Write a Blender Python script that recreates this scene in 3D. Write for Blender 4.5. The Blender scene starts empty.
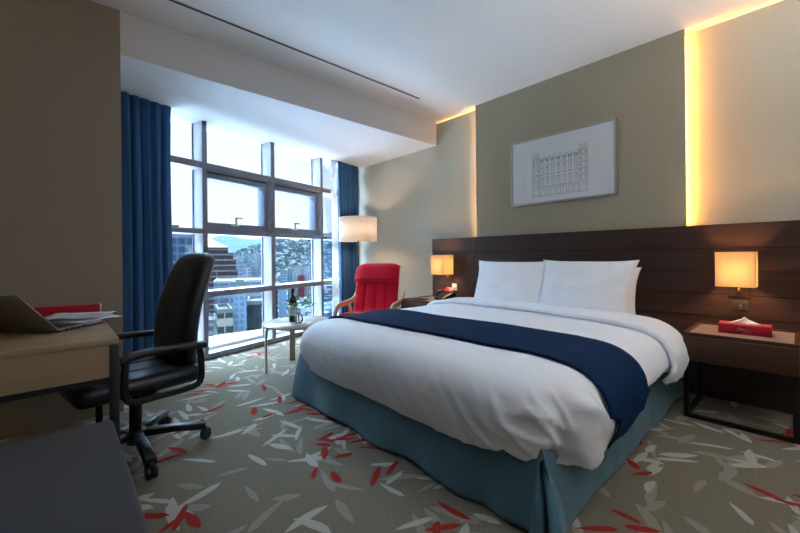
import bpy, bmesh, math, random
from mathutils import Vector, Matrix, noise
PI = math.pi
sc = bpy.context.scene
COL = sc.collection
rnd = random.Random(7)

# ------------------------------------------------------------------ materials
def srgb(r, g, b):
    f = lambda c: (c/255/12.92) if c/255 <= .04045 else ((c/255+.055)/1.055)**2.4
    return (f(r), f(g), f(b), 1)

class NT:
    def __init__(s, name):
        s.m = bpy.data.materials.new(name); s.m.use_nodes = True
        s.t = s.m.node_tree; s.n = s.t.nodes; s.l = s.t.links
        s.b = s.n['Principled BSDF']; s.out = s.n['Material Output']
    def node(s, typ, **kw):
        n = s.n.new(typ)
        for k, v in kw.items():
            if k in n.inputs: n.inputs[k].default_value = v
            else: setattr(n, k, v)
        return n
    def link(s, a, b): s.l.new(a, b)

def mat(name, col, rough=.6, metal=0, spec=.5, var=0, var_scale=8, stretch=(1, 1, 1), bump=0, bump_scale=200, bump_dist=.002, sheen=0, coat=0):
    k = NT(name); b = k.b
    b.inputs['Base Color'].default_value = col
    b.inputs['Roughness'].default_value = rough
    b.inputs['Metallic'].default_value = metal
    b.inputs['Specular IOR Level'].default_value = spec
    if sheen: b.inputs['Sheen Weight'].default_value = sheen
    if coat: b.inputs['Coat Weight'].default_value = coat
    tc = k.node('ShaderNodeTexCoord')
    mp = k.node('ShaderNodeMapping'); mp.inputs['Scale'].default_value = stretch
    k.link(tc.outputs['Object'], mp.inputs['Vector'])
    if var:
        nz = k.node('ShaderNodeTexNoise', Scale=var_scale, Detail=6.0, Roughness=.6)
        k.link(mp.outputs[0], nz.inputs['Vector'])
        cr = k.node('ShaderNodeValToRGB')
        lo, hi = 1-var, 1+var
        cr.color_ramp.elements[0].position = .3; cr.color_ramp.elements[1].position = .7
        cr.color_ramp.elements[0].color = (col[0]*lo, col[1]*lo, col[2]*lo, 1)
        cr.color_ramp.elements[1].color = (min(1, col[0]*hi), min(1, col[1]*hi), min(1, col[2]*hi), 1)
        k.link(nz.outputs['Fac'], cr.inputs['Fac']); k.link(cr.outputs['Color'], b.inputs['Base Color'])
    if bump:
        nb = k.node('ShaderNodeTexNoise', Scale=bump_scale, Detail=3.0)
        k.link(mp.outputs[0], nb.inputs['Vector'])
        bp = k.node('ShaderNodeBump', Strength=bump, Distance=bump_dist)
        k.link(nb.outputs['Fac'], bp.inputs['Height']); k.link(bp.outputs[0], b.inputs['Normal'])
    return k.m

def emit(name, col, strength):
    k = NT(name); k.n.remove(k.b)
    e = k.node('ShaderNodeEmission'); e.inputs['Color'].default_value = col; e.inputs['Strength'].default_value = strength
    k.link(e.outputs[0], k.out.inputs['Surface']); return k.m

def facade(name, wall, glass, sx, sz, wfrac=.6, hfrac=.55, rough=.4):
    """window grid over the faces of a far building, in its own metres"""
    k = NT(name); tc = k.node('ShaderNodeTexCoord'); sp = k.node('ShaderNodeSeparateXYZ')
    k.link(tc.outputs['Object'], sp.inputs[0])
    ad = k.node('ShaderNodeMath', operation='ADD'); k.link(sp.outputs[0], ad.inputs[0]); k.link(sp.outputs[1], ad.inputs[1])
    def cell(src, s, fr):
        d = k.node('ShaderNodeMath', operation='DIVIDE'); d.inputs[1].default_value = s; k.link(src, d.inputs[0])
        f = k.node('ShaderNodeMath', operation='FRACT'); k.link(d.outputs[0], f.inputs[0])
        g = k.node('ShaderNodeMath', operation='LESS_THAN'); g.inputs[1].default_value = fr; k.link(f.outputs[0], g.inputs[0]); return g
    a = cell(ad.outputs[0], sx, wfrac); c = cell(sp.outputs[2], sz, hfrac)
    mu = k.node('ShaderNodeMath', operation='MULTIPLY'); k.link(a.outputs[0], mu.inputs[0]); k.link(c.outputs[0], mu.inputs[1])
    nz = k.node('ShaderNodeTexNoise', Scale=.35, Detail=2.0); k.link(tc.outputs['Object'], nz.inputs['Vector'])
    mg = k.node('ShaderNodeMixRGB'); mg.inputs[1].default_value = glass
    mg.inputs[2].default_value = (glass[0]*1.5, glass[1]*1.5, glass[2]*1.5, 1); k.link(nz.outputs['Fac'], mg.inputs[0])
    mx = k.node('ShaderNodeMixRGB'); mx.inputs[1].default_value = (wall[0]*1.3, wall[1]*1.3, wall[2]*1.3, 1)
    k.link(mg.outputs[0], mx.inputs[2]); k.link(mu.outputs[0], mx.inputs[0])
    k.link(mx.outputs[0], k.b.inputs['Base Color']); k.b.inputs['Roughness'].default_value = rough
    k.b.inputs['Specular IOR Level'].default_value = .06
    return k.m

M = {}
M['ceiling'] = mat('ceiling_paint', srgb(232, 232, 232), .9, var=.01, var_scale=2, spec=.1)
M['soffit'] = mat('soffit_paint', srgb(214, 215, 217), .85, var=.01, spec=.1)
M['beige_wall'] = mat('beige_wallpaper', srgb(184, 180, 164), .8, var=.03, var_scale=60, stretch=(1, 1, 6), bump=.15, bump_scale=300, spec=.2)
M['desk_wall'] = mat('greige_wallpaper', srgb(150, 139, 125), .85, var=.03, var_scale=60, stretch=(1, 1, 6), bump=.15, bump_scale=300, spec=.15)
M['olive'] = mat('olive_panel', srgb(156, 149, 130), .8, var=.02, var_scale=40, stretch=(1, 1, 5), bump=.1, bump_scale=400, spec=.2)
M['plain_wall'] = mat('plain_wall_paint', srgb(170, 160, 148), .9, var=.02, spec=.1)
M['carpet'] = mat('carpet_greige', srgb(126, 120, 106), .95, var=.16, var_scale=90, bump=.8, bump_scale=420, bump_dist=.004, spec=.05)
M['leaf_white'] = mat('carpet_leaf_white', srgb(178, 177, 169), .95, var=.1, var_scale=120, bump=.8, bump_scale=420, bump_dist=.004, spec=.05)
M['leaf_pale'] = mat('carpet_leaf_pale', srgb(148, 144, 131), .95, var=.12, var_scale=120, bump=.8, bump_scale=420, bump_dist=.004, spec=.05)
M['leaf_red'] = mat('carpet_leaf_red', srgb(158, 52, 44), .95, var=.14, var_scale=120, bump=.8, bump_scale=420, bump_dist=.004, spec=.05)
M['cap'] = mat('backlit_shade_grey', srgb(122, 122, 134), .5, var=.02)  # grey stands in for backlit shade on the room side of white frames
M['alu'] = mat('window_aluminium', srgb(206, 208, 212), .45, metal=.25, var=.02)
M['sash'] = mat('sash_aluminium', srgb(122, 132, 154), .4, metal=.2, var=.02)
M['white_plastic'] = mat('white_plastic', srgb(226, 228, 226), .4, var=.01)
M['dark_plastic'] = mat('charcoal_plastic', srgb(62, 58, 56), .45, var=.02)
M['black_plastic'] = mat('black_plastic', srgb(20, 21, 24), .4, var=.03)
M['walnut'] = mat('dark_walnut', srgb(58, 40, 36), .45, var=.28, var_scale=9, stretch=(1, .12, 2.2), spec=.4)
M['brown_wood'] = mat('brown_veneer', srgb(72, 45, 32), .45, var=.2, var_scale=9, stretch=(1, .15, 3), spec=.4)
M['groove'] = mat('groove_shadow_gap', srgb(24, 17, 16), .8, var=.05)
M['oak'] = mat('pale_oak', srgb(156, 134, 106), .5, var=.16, var_scale=10, stretch=(.1, 1.5, 2), spec=.35)
M['birch'] = mat('birch_veneer', srgb(196, 160, 124), .45, var=.12, var_scale=12, stretch=(1, 1, .3))
M['table_leg'] = mat('ash_bentwood', srgb(176, 156, 134), .5, var=.12, var_scale=14, stretch=(2, 2, .2))
M['table_top'] = mat('pale_laminate', srgb(168, 162, 152), .25, var=.03, spec=.5)
M['steel'] = mat('dark_steel', srgb(48, 48, 52), .5, metal=.4, var=.05)
M['black_steel'] = mat('black_steel', srgb(18, 17, 17), .5, metal=.3, var=.05)
M['chrome'] = mat('brushed_nickel', srgb(170, 165, 160), .3, metal=.9, var=.03)
M['bronze'] = mat('bronze_metal', srgb(70, 56, 46), .4, metal=.6, var=.04)
M['brass'] = mat('brass_knob', srgb(150, 112, 62), .35, metal=.8, var=.04)
M['sheet'] = mat('white_bed_linen', srgb(240, 244, 252), .85, var=.012, var_scale=3, bump=.22, bump_scale=7, bump_dist=.02, spec=.15, sheen=.1)
M['pillow'] = mat('white_pillow_cotton', srgb(242, 245, 252), .85, var=.01, var_scale=4, bump=.3, bump_scale=9, bump_dist=.02, stretch=(1, 1.6, .7), spec=.15)
M['mattress'] = mat('mattress_ticking', srgb(232, 228, 222), .9, var=.02, spec=.1)
M['navy'] = mat('navy_runner_cloth', srgb(12, 42, 78), .8, var=.08, var_scale=60, bump=.1, bump_scale=500, spec=.1)
M['teal'] = mat('teal_valance_cloth', srgb(84, 124, 142), .6, var=.07, var_scale=40, stretch=(1, 1, .3), bump=.12, bump_scale=300, spec=.3, sheen=.15)
M['curtain'] = mat('blue_curtain_cloth', srgb(46, 90, 136), .75, var=.07, var_scale=60, stretch=(1, 1, .3), bump=.12, bump_scale=400, spec=.2, sheen=.1)
M['red_cloth'] = mat('red_cotton', srgb(190, 14, 42), .85, var=.07, var_scale=50, bump=.15, bump_scale=350, spec=.15, sheen=.1)
M['leather'] = mat('black_leather', srgb(15, 21, 34), .4, var=.08, var_scale=30, bump=.25, bump_scale=260, spec=.5)
M['bench'] = mat('dark_grey_upholstery', srgb(66, 68, 76), .8, var=.08, var_scale=120, bump=.3, bump_scale=700, spec=.2, sheen=.1)
M['laptop'] = mat('silver_laptop_shell', srgb(150, 147, 142), .4, metal=.5, var=.01)
M['laptop_dark'] = mat('laptop_dark_print', srgb(30, 30, 32), .4, var=.02)
M['paper'] = mat('white_paper', srgb(226, 226, 230), .8, var=.02, var_scale=30)
M['paper_print'] = mat('printed_paper_ink', srgb(130, 134, 150), .8, var=.1, var_scale=80)
M['red_card'] = mat('red_card', srgb(178, 22, 34), .5, var=.04)
M['magenta_card'] = mat('crimson_card', srgb(158, 10, 44), .45, var=.03)
M['silver_ink'] = mat('silver_ink', srgb(214, 160, 165), .4, metal=.3, var=.02)
M['tissue'] = mat('tissue_paper', srgb(244, 242, 240), .9, var=.01)
M['tray'] = mat('grey_tray_inlay', srgb(134, 116, 112), .35, var=.03)
M['frame'] = mat('silver_frame', srgb(168, 166, 164), .35, metal=.6, var=.03)
M['print'] = mat('white_print', srgb(206, 210, 214), .6, var=.01)
M['ink'] = mat('drawing_ink', srgb(78, 82, 88), .8, var=.03)
M['bottle'] = mat('dark_bottle_glass', srgb(16, 20, 24), .12, var=.03, spec=.6)
M['label'] = mat('bottle_label', srgb(188, 188, 186), .7, var=.03)
M['leaf'] = mat('plant_leaf', srgb(110, 150, 84), .6, var=.15, var_scale=40)
M['stem'] = mat('plant_stem', srgb(88, 118, 70), .6, var=.1)
M['led'] = emit('warm_led', (1, .40, .06, 1), 85)
M['led_soft'] = emit('warm_led_soft', (1, .6, .28, 1), 22)
M['cove'] = emit('warm_cove_led', (1, .52, .17, 1), 12)
M['bulb'] = emit('warm_bulb', (1, .60, .30, 1), 95)

def shade_mat(name, col, weave, pas=1.0):
    k = NT(name); k.n.remove(k.b)
    tc = k.node('ShaderNodeTexCoord'); nz = k.node('ShaderNodeTexNoise', Scale=weave, Detail=4.0); k.link(tc.outputs['Object'], nz.inputs['Vector'])
    cr = k.node('ShaderNodeValToRGB'); cr.color_ramp.elements[0].position = .35; cr.color_ramp.elements[1].position = .65
    cr.color_ramp.elements[0].color = (col[0]*.82, col[1]*.8, col[2]*.75, 1); cr.color_ramp.elements[1].color = col
    k.link(nz.outputs['Fac'], cr.inputs['Fac'])
    d = k.node('ShaderNodeBsdfDiffuse'); t = k.node('ShaderNodeBsdfTranslucent')
    k.link(cr.outputs[0], d.inputs[0])
    mp_ = k.node('ShaderNodeMixRGB'); mp_.blend_type = 'MULTIPLY'; mp_.inputs[0].default_value = 1; mp_.inputs[2].default_value = (pas, pas, pas, 1)
    k.link(cr.outputs[0], mp_.inputs[1]); k.link(mp_.outputs[0], t.inputs[0])
    mx = k.node('ShaderNodeMixShader'); mx.inputs[0].default_value = .5
    k.link(d.outputs[0], mx.inputs[1]); k.link(t.outputs[0], mx.inputs[2]); k.link(mx.outputs[0], k.out.inputs['Surface'])
    return k.m
M['shade'] = shade_mat('linen_shade', srgb(232, 214, 180), 120, .72)
M['shade_white'] = shade_mat('white_shade', srgb(246, 240, 232), 60, .85)
M['sheer'] = shade_mat('sheer_voile', srgb(244, 246, 250), 20)

def glass_mat(name, tint, fac):
    k = NT(name); k.n.remove(k.b)
    t = k.node('ShaderNodeBsdfTransparent'); t.inputs[0].default_value = tint
    g = k.node('ShaderNodeBsdfGlossy', Roughness=.02)
    fr = k.node('ShaderNodeFresnel', IOR=1.35)
    m_ = k.node('ShaderNodeMath', operation='MULTIPLY'); m_.inputs[1].default_value = fac; k.link(fr.outputs[0], m_.inputs[0])
    mx = k.node('ShaderNodeMixShader'); k.link(m_.outputs[0], mx.inputs[0]); k.link(t.outputs[0], mx.inputs[1]); k.link(g.outputs[0], mx.inputs[2])
    k.link(mx.outputs[0], k.out.inputs['Surface']); return k.m
M['pane'] = glass_mat('window_glass', (.93, .97, 1, 1), .5)
M['vase'] = glass_mat('vase_glass', (.95, .97, .97, 1), .8)

# ------------------------------------------------------------------ mesh helpers
class B:
    """collects shapes for ONE mesh object"""
    def __init__(s): s.bm = bmesh.new()
    def _fin(s, verts, mi, smooth, M4):
        fs = {f for v in verts for f in v.link_faces}
        for f in fs: f.material_index = mi; f.smooth = smooth
        if M4 is not None: bmesh.ops.transform(s.bm, matrix=M4, verts=list(verts))
    def box(s, x0, x1, y0, y1, z0, z1, bev=0, seg=2, mi=0, M4=None, smooth=False):
        r = bmesh.ops.create_cube(s.bm, size=1); vs = r['verts']
        for v in vs: v.co = Vector(((x0+x1)/2+v.co.x*(x1-x0), (y0+y1)/2+v.co.y*(y1-y0), (z0+z1)/2+v.co.z*(z1-z0)))
        if bev:
            es = list({e for v in vs for e in v.link_edges})
            r2 = bmesh.ops.bevel(s.bm, geom=es, offset=min(bev, .49*min(abs(x1-x0), abs(y1-y0), abs(z1-z0))), segments=seg, affect='EDGES', profile=.5)
            vs = list({v for v in vs if v.is_valid} | set(r2['verts']))
        s._fin(vs, mi, smooth or bool(bev), M4); return s
    def cyl(s, c, r, h, n=24, r2=None, mi=0, M4=None, bev=0):
        r_ = bmesh.ops.create_cone(s.bm, cap_ends=True, segments=n, radius1=r, radius2=r if r2 is None else r2, depth=h)
        for v in r_['verts']: v.co += Vector(c)+Vector((0, 0, h/2))
        s._fin(r_['verts'], mi, False, M4)
        for v in r_['verts']:
            for f in v.link_faces:
                if len(f.verts) == 4: f.smooth = True
        return s
    def sphere(s, c, r, sx=1, sy=1, sz=1, n=16, mi=0):
        r_ = bmesh.ops.create_uvsphere(s.bm, u_segments=n, v_segments=n//2, radius=r)
        for v in r_['verts']: v.co = Vector((c[0]+v.co.x*sx, c[1]+v.co.y*sy, c[2]+v.co.z*sz))
        s._fin(r_['verts'], mi, True, None); return s
    def lathe(s, prof, c=(0, 0, 0), n=28, mi=0, cap=True):
        rings = []
        for (r, z) in prof:
            rings.append([s.bm.verts.new((c[0]+r*math.cos(2*PI*i/n), c[1]+r*math.sin(2*PI*i/n), c[2]+z)) for i in range(n)])
        for a, b in zip(rings, rings[1:]):
            for i in range(n):
                f = s.bm.faces.new((a[i], a[(i+1) % n], b[(i+1) % n], b[i])); f.smooth = True; f.material_index = mi
        if cap:
            for rg, rev in ((rings[0], True), (rings[-1], False)):
                f = s.bm.faces.new(rg[::-1] if rev else rg); f.material_index = mi
        return s
    def sweep(s, path, sect, mi=0, smooth=True, up=Vector((0, 0, 1)), closed=False):
        """sweep a closed 2D section (side, up) along a 3D path"""
        P = [Vector(p) for p in path]; rings = []; n = len(P)
        for i in range(n):
            if closed: t = P[(i+1) % n]-P[i-1]
            else: t = P[min(i+1, n-1)]-P[max(i-1, 0)]
            t.normalize()
            sd = t.cross(up)
            if sd.length < 1e-4: sd = t.cross(Vector((1, 0, 0)))
            sd.normalize(); u = sd.cross(t)
            rings.append([s.bm.verts.new(P[i]+sd*a+u*b) for a, b in sect])
        k = len(sect)
        pairs = list(zip(rings, rings[1:]))+([(rings[-1], rings[0])] if closed else [])
        for a, b in pairs:
            for i in range(k):
                f = s.bm.faces.new((a[i], a[(i+1) % k], b[(i+1) % k], b[i])); f.smooth = smooth; f.material_index = mi
        if not closed:
            f = s.bm.faces.new(rings[0][::-1]); f.material_index = mi
            f = s.bm.faces.new(rings[-1]); f.material_index = mi
        return s
    def tube(s, path, r, n=10, mi=0, **kw):
        return s.sweep(path, [(r*math.cos(2*PI*i/n), r*math.sin(2*PI*i/n)) for i in range(n)], mi=mi, **kw)
    def poly(s, pts, mi=0):
        f = s.bm.faces.new([s.bm.verts.new(p) for p in pts]); f.material_index = mi; return s
    def prism(s, pts2, z0, z1, mi=0):
        a = [s.bm.verts.new((x, y, z0)) for x, y in pts2]; b = [s.bm.verts.new((x, y, z1)) for x, y in pts2]
        n = len(a)
        fs = [s.bm.faces.new(a[::-1]), s.bm.faces.new(b)]+[s.bm.faces.new((a[i], a[(i+1) % n], b[(i+1) % n], b[i])) for i in range(n)]
        for f in fs: f.material_index = mi
        return s
    def grid(s, G, mi=0, smooth=True, flip=False):
        V = [[s.bm.verts.new(p) for p in row] for row in G]
        for i in range(len(V)-1):
            for j in range(len(V[0])-1):
                q = (V[i][j], V[i+1][j], V[i+1][j+1], V[i][j+1])
                f = s.bm.faces.new(q[::-1] if flip else q); f.smooth = smooth; f.material_index = mi
        return s
    def done(s, name, mats, parent=None, loc=None, rot=None, solid=0, subsurf=0, merge=0):
        if merge: bmesh.ops.remove_doubles(s.bm, verts=s.bm.verts, dist=merge)
        bmesh.ops.recalc_face_normals(s.bm, faces=s.bm.faces)
        me = bpy.data.meshes.new(name); s.bm.to_mesh(me); s.bm.free()
        for m in (mats if isinstance(mats, (list, tuple)) else [mats]): me.materials.append(M[m] if isinstance(m, str) else m)
        o = bpy.data.objects.new(name, me); COL.objects.link(o)
        if parent: o.parent = parent
        if loc: o.location = loc
        if rot: o.rotation_euler = rot
        if subsurf:
            d = o.modifiers.new('s', 'SUBSURF'); d.levels = subsurf; d.render_levels = subsurf
        if solid:
            d = o.modifiers.new('t', 'SOLIDIFY'); d.thickness = solid; d.offset = 0
        return o

def tag(o, label, cat, group=None, kind=None):
    if label: o['label'] = label
    if cat: o['category'] = cat
    if group: o['group'] = group
    if kind: o['kind'] = kind
    return o
def struct(o): o['kind'] = 'structure'; return o
def thing(name, loc, label, cat, rz=0, group=None):
    o = bpy.data.objects.new(name, None); COL.objects.link(o)
    o.empty_display_size = .1; o.location = loc; o.rotation_euler = (0, 0, rz)
    return tag(o, label, cat, group)
def rot2(x, y, a): return (x*math.cos(a)-y*math.sin(a), x*math.sin(a)+y*math.cos(a))
def sm(a, b, x):
    t = min(1, max(0, (x-a)/(b-a))); return t*t*(3-2*t)
def lerp_list(L, x):
    if x <= L[0][0]: return L[0][1]
    for (a, p), (b, q) in zip(L, L[1:]):
        if x <= b: return p+(q-p)*sm(a, b, x)
    return L[-1][1]
def rsect(w, h, r=.004):
    """rounded rectangle section"""
    o = []
    for cx, cy, a0 in ((w/2-r, h/2-r, 0), (-w/2+r, h/2-r, 90), (-w/2+r, -h/2+r, 180), (w/2-r, -h/2+r, 270)):
        for k in range(3):
            a = math.radians(a0+45*k); o.append((cx+r*math.cos(a), cy+r*math.sin(a)))
    return o
def spline(pts, n=8):
    P = [Vector(p) for p in pts]; out = []
    for i in range(len(P)-1):
        p0 = P[max(i-1, 0)]; p1 = P[i]; p2 = P[i+1]; p3 = P[min(i+2, len(P)-1)]
        for k in range(n):
            t = k/n
            out.append(.5*((2*p1)+(p2-p0)*t+(2*p0-5*p1+4*p2-p3)*t*t+(3*p1-p0-3*p2+p3)*t**3))
    out.append(P[-1]); return out

# ------------------------------------------------------------------ key dimensions (metres)
XH = 3.5428          # face of the olive panel
XB = 3.5928          # beige wall behind it
HC = 2.7769; HS = 2.4705
YF = 3.1973          # desk wall / soffit face
WS = .2887; WC = 3.8626                 # window line  y = WC + WS x
WA = math.atan(WS); WD = Vector((math.cos(WA), math.sin(WA), 0)); WN = Vector((-math.sin(WA), math.cos(WA), 0))
W0 = Vector((0, WC, 0))
def wp(s, off, z): return W0+WD*s+WN*off+Vector((0, 0, z))
WM = Matrix.Translation(W0) @ Matrix.Rotation(WA, 4, 'Z')          # window-local: x = s, y = offset outward
XL = -2.3; YB = -1.3
SA = 3.9253          # back edge of the soffit: y = SA + WS x

# ------------------------------------------------------------------ room shell
def floor():
    b = B(); me_m = ['carpet', 'leaf_pale', 'leaf_white', 'leaf_red']
    b.poly([(XL, YB, 0), (3.7, YB, 0), (3.7, 5.4, 0), (XL, 5.4, 0)])
    r = random.Random(11); zc = [0, .0006, .0012, .0018]
    def leaf(x, y, a, L, w, mi):
        zc[mi] += 2e-7
        n = 6; pts = []; skew = r.uniform(-.25, .25); pk = r.uniform(.35, .6)
        top = []; bot = []
        for i in range(n+1):
            t = i/n; e = (math.sin(PI*t**(math.log(.5)/math.log(pk))))**(.5 if i < n*.6 else .75)*w/2
            c = skew*w*math.sin(PI*t)
            top.append((L*(t-.5), c+e*(1+r.uniform(-.1, .1)))); bot.append((L*(t-.5), c-e*(1+r.uniform(-.1, .1))))
        blunt = .18*w
        loop = top+bot[::-1]
        q = []
        for px, py in loop:
            dx, dy = rot2(px, py, a); p = (x+dx, y+dy, zc[mi])
            if not q or (Vector(p)-Vector(q[-1])).length > 1e-4: q.append(p)
        if (Vector(q[0])-Vector(q[-1])).length < 1e-4: q.pop()
        b.poly(q, mi)
    ncl = 0
    step = .32
    x = XL+.1
    cells = [(i, j) for i in range(int((3.6-XL)/step)) for j in range(int((5.2-YB)/step))]
    for i, j in cells:
        cx = XL+.1+i*step+r.uniform(-.14, .14); cy = YB+.1+j*step+r.uniform(-.14, .14)
        base = r.uniform(0, PI)
        redc = r.random() < .42
        for _ in range(r.randint(3, 5)):
            k = 2 if r.random() < .6 else 1
            leaf(cx+r.gauss(0, .13), cy+r.gauss(0, .13), base+r.gauss(0, .9), r.uniform(.12, .24), r.uniform(.026, .046), k)
        for _ in range(2):
            if r.random() < .7: leaf(cx+r.gauss(0, .18), cy+r.gauss(0, .18), base+r.gauss(0, 1.), r.uniform(.12, .24), r.uniform(.03, .055), 1)
        if redc:
            for _ in range(r.randint(2, 4)):
                leaf(cx+r.gauss(0, .085), cy+r.gauss(0, .085), base+r.gauss(0, .9), r.uniform(.10, .2), r.uniform(.026, .042), 3)
    return struct(b.done('floor', me_m))
floor()
struct(B().box(XL-.1, 4.0, YB-.1, 5.4, HC, HC+.12).done('ceiling', 'ceiling'))
# beige wall: stops 28 mm below the ceiling, a cove behind its top
struct(B().box(XB, XB+.03, YB, 5.4, 0, HC-.028).done('wall_right', 'beige_wall'))
struct(B().box(XB+.16, XB+.3, YB, 5.4, 0, HC).box(XB+.03, XB+.16, YB, 5.4, HC-.2, HC-.17).done('wall_behind', 'plain_wall'))
struct(B().box(XH, XH+.02, .6092, 2.5511, .9, HC-.001).done('trim_1', 'olive'))
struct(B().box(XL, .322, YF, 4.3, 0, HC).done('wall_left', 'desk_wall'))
struct(B().box(XL-.1, XL, YB, 4.3, 0, HC).done('wall_back', 'plain_wall'))
struct(B().box(XL, 4.0, YB-.1, YB, 0, HC).done('wall_front', 'plain_wall'))
def soffit():
    e = lambda x, d=0: SA+WS*x+d
    pts = [(.322, YF), (XB-.002, YF), (XB-.002, e(XB, -.15)), (2.95, e(2.95, -.15)), (2.95, e(2.95, .16)), (.80, e(.80, .16)), (.80, e(.8, -.12)), (.322, e(.322, -.12))]
    return struct(B().prism(pts, HS, HC-.0005).done('trim_2', 'soffit'))
soffit()
hd = B().box(.15, 3.9, .02, .26, HS+.002, HC+.1, M4=WM)
struct(hd.done('trim_3', 'soffit'))
# cove light behind the top of the beige wall, edge lights behind the olive panel
def led(name, x0, x1, y0, y1, z0, z1, m, label):
    return tag(B().box(x0, x1, y0, y1, z0, z1).done(name, m), label, 'light strip')
led('cove_light', XB+.06, XB+.08, YB+.05, .6, HC-.165, HC-.15, 'cove', 'warm light strip in the ceiling cove above the right bedside table')
led('cove_light', XB+.06, XB+.08, 2.56, 3.19, HC-.165, HC-.15, 'cove', 'warm light strip in the ceiling cove above the left end of the headboard')
for a_, c_, nm_ in ((.4, .8, 'left'), (3.05, 3.6, 'right')):
    tag(B().box(a_, c_, -.135, -.125, HS+.10, HS+.11, M4=WM).done('curtain_light', 'cove'), 'warm light strip in the ceiling pocket above the %s-hand window curtain' % nm_, 'light strip')
led('panel_edge_light', XH+.020, XH+.03, .638, .650, 1.27, HC-.03, 'led', 'glowing amber light strip behind right edge of the olive wall panel')
led('panel_edge_light', XH+.020, XH+.03, 2.51, 2.522, 1.27, HC-.03, 'led_soft', 'soft warm light strip behind left edge of the olive wall panel')

# ------------------------------------------------------------------ window
MUL = [(.29, .34), (1.137, 1.186), (2.003, 2.056), (2.871, 2.911), (3.70, 3.75)]
def window():
    w = struct(B().box(MUL[0][0], 3.75, 0, .2, 0.002, .03, M4=WM).box(MUL[0][0], 3.75, .03, .2, .03, .05, M4=WM).box(MUL[0][0], 3.75, .165, .2, .05, .09, M4=WM).done('window_1', 'alu'))
    B().box(MUL[0][0], 3.75, -.014, -.001, .002, .06, bev=.003, M4=WM).done('shaded_sill_front', 'cap', w)  # added strip, shade on the sill front painted as grey
    for a, b_ in MUL:
        mu = B().box(a, b_, .012, .2, .03, HS+.0, bev=.003, M4=WM).done('mullion', 'alu', w)
        B().box(a-.001, b_+.001, .0, .0115, .03, HS-.001, bev=.003, M4=WM).done('shaded_front', 'cap', mu)  # added face strip carrying the frame's backlit shade as grey
    zs = [(1.98, 2.045), (1.305, 1.357), (.645, .705)]
    for (a, a2), (c, c2) in zip(MUL, MUL[1:]):
        for z0, z1 in zs:
            tr = B().box(a2, c, .014, .2, z0, z1, bev=.003, M4=WM).done('transom', 'alu', w)
            B().box(a2+.0015, c-.0015, .003, .0135, z0, z1, bev=.003, M4=WM).done('shaded_front', 'cap', tr)  # same painted shade on the transom front
        rows = [(.09, .645), (.705, 1.305), (1.357, 1.98), (2.045, HS)]
        for k, (z0, z1) in enumerate(rows):
            if k == 2 and a in (1.137, 2.003):
                s = B()
                y0, y1 = .045, .17
                s.box(a2, c, .1, .19, z1-.035, z1, M4=WM).box(c-.03, c, .1, .19, z0, z1, M4=WM).box(a2, a2+.012, .1, .19, z0, z1, M4=WM)
                s.box(a2+.012, c-.03, y0, y1, z1-.085, z1-.03, bev=.006, M4=WM).box(a2+.012, c-.03, y0, y1, z0, z0+.075, bev=.006, M4=WM)
                s.box(a2+.005, a2+.03, y0, y1, z0, z1-.03, bev=.004, M4=WM).box(c-.075, c-.025, y0, y1, z0, z1-.03, bev=.006, M4=WM)
                so = s.done('sash', 'sash', w)
                B().box(a2+.028, c-.072, .12, .128, z0+.07, z1-.08, M4=WM).done('pane', 'pane', so)
                m = (a2+c)/2-.06
                B().box(m-.05, m+.05, y0-.012, y0, z0+.05, z0+.075, bev=.004, M4=WM).box(m-.012, m+.012, y0-.03, y0-.006, z0+.06, z0+.15, bev=.004, M4=WM).box(m-.012, m+.085, y0-.03, y0-.012, z0+.132, z0+.15, bev=.004, M4=WM).done('handle', 'white_plastic', so)
            else:
                B().box(a2-.005, c+.005, .178, .186, z0-.005, z1+.005, M4=WM).done('pane', 'pane', w)
                g = B().box(c-.012, c, .168, .178, z0, z1, M4=WM)
                g.done('gasket', 'sash', w)
    return w
window()

# ------------------------------------------------------------------ curtains
def curtain(name, s0, s1, z0, z1, off, amp, per, m, label, cat, seed, gather=True):
    r = random.Random(seed); ph = r.uniform(0, 6); n = int((s1-s0)/.006); zs = [z0, z0+.05, .5, 1., 1.5, 2., z1-.12, z1-.07, z1-.03, z1]
    G = []
    for z in zs:
        row = []
        for i in range(n+1):
            s = s0+(s1-s0)*i/n
            a = 2*PI*(s-s0)/per+ph+.9*math.sin(7*s+seed)+.25*math.sin(z*1.3+9*s)
            am = amp*(1+.35*math.sin(11*s+seed))*(1-.5*sm(z1-.2, z1-.06, z))
            o = off+am*math.sin(a)+.3*am*math.sin(2.3*a+1)+.012*math.sin(2*z+5*s)
            if z > z1-.06: o = off+.5*am*math.sin(a)+.006*math.sin(5*a)
            ss = s+.25*amp*math.cos(a)
            row.append(tuple(wp(ss, o, z)))
        G.append(row)
    o = B().grid(G).done(name, m, None, solid=.004)
    return tag(o, label, cat)
curtain('curtain', .375, .80, .015, HS+.06, -.085, .028, .085, 'curtain', 'blue floor-length curtain hanging beside the grey desk wall', 'curtain', 3)
curtain('curtain', 3.14, 3.615, .015, HS+.06, -.085, .026, .08, 'curtain', 'blue floor-length curtain hanging behind the floor lamp and red armchair', 'curtain', 5)
curtain('sheer_curtain', 3.035, 3.15, .015, HS+.06, -.05, .016, .04, 'sheer', 'narrow white sheer curtain gathered beside the blue curtain at the window end', 'curtain', 8)

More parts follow.
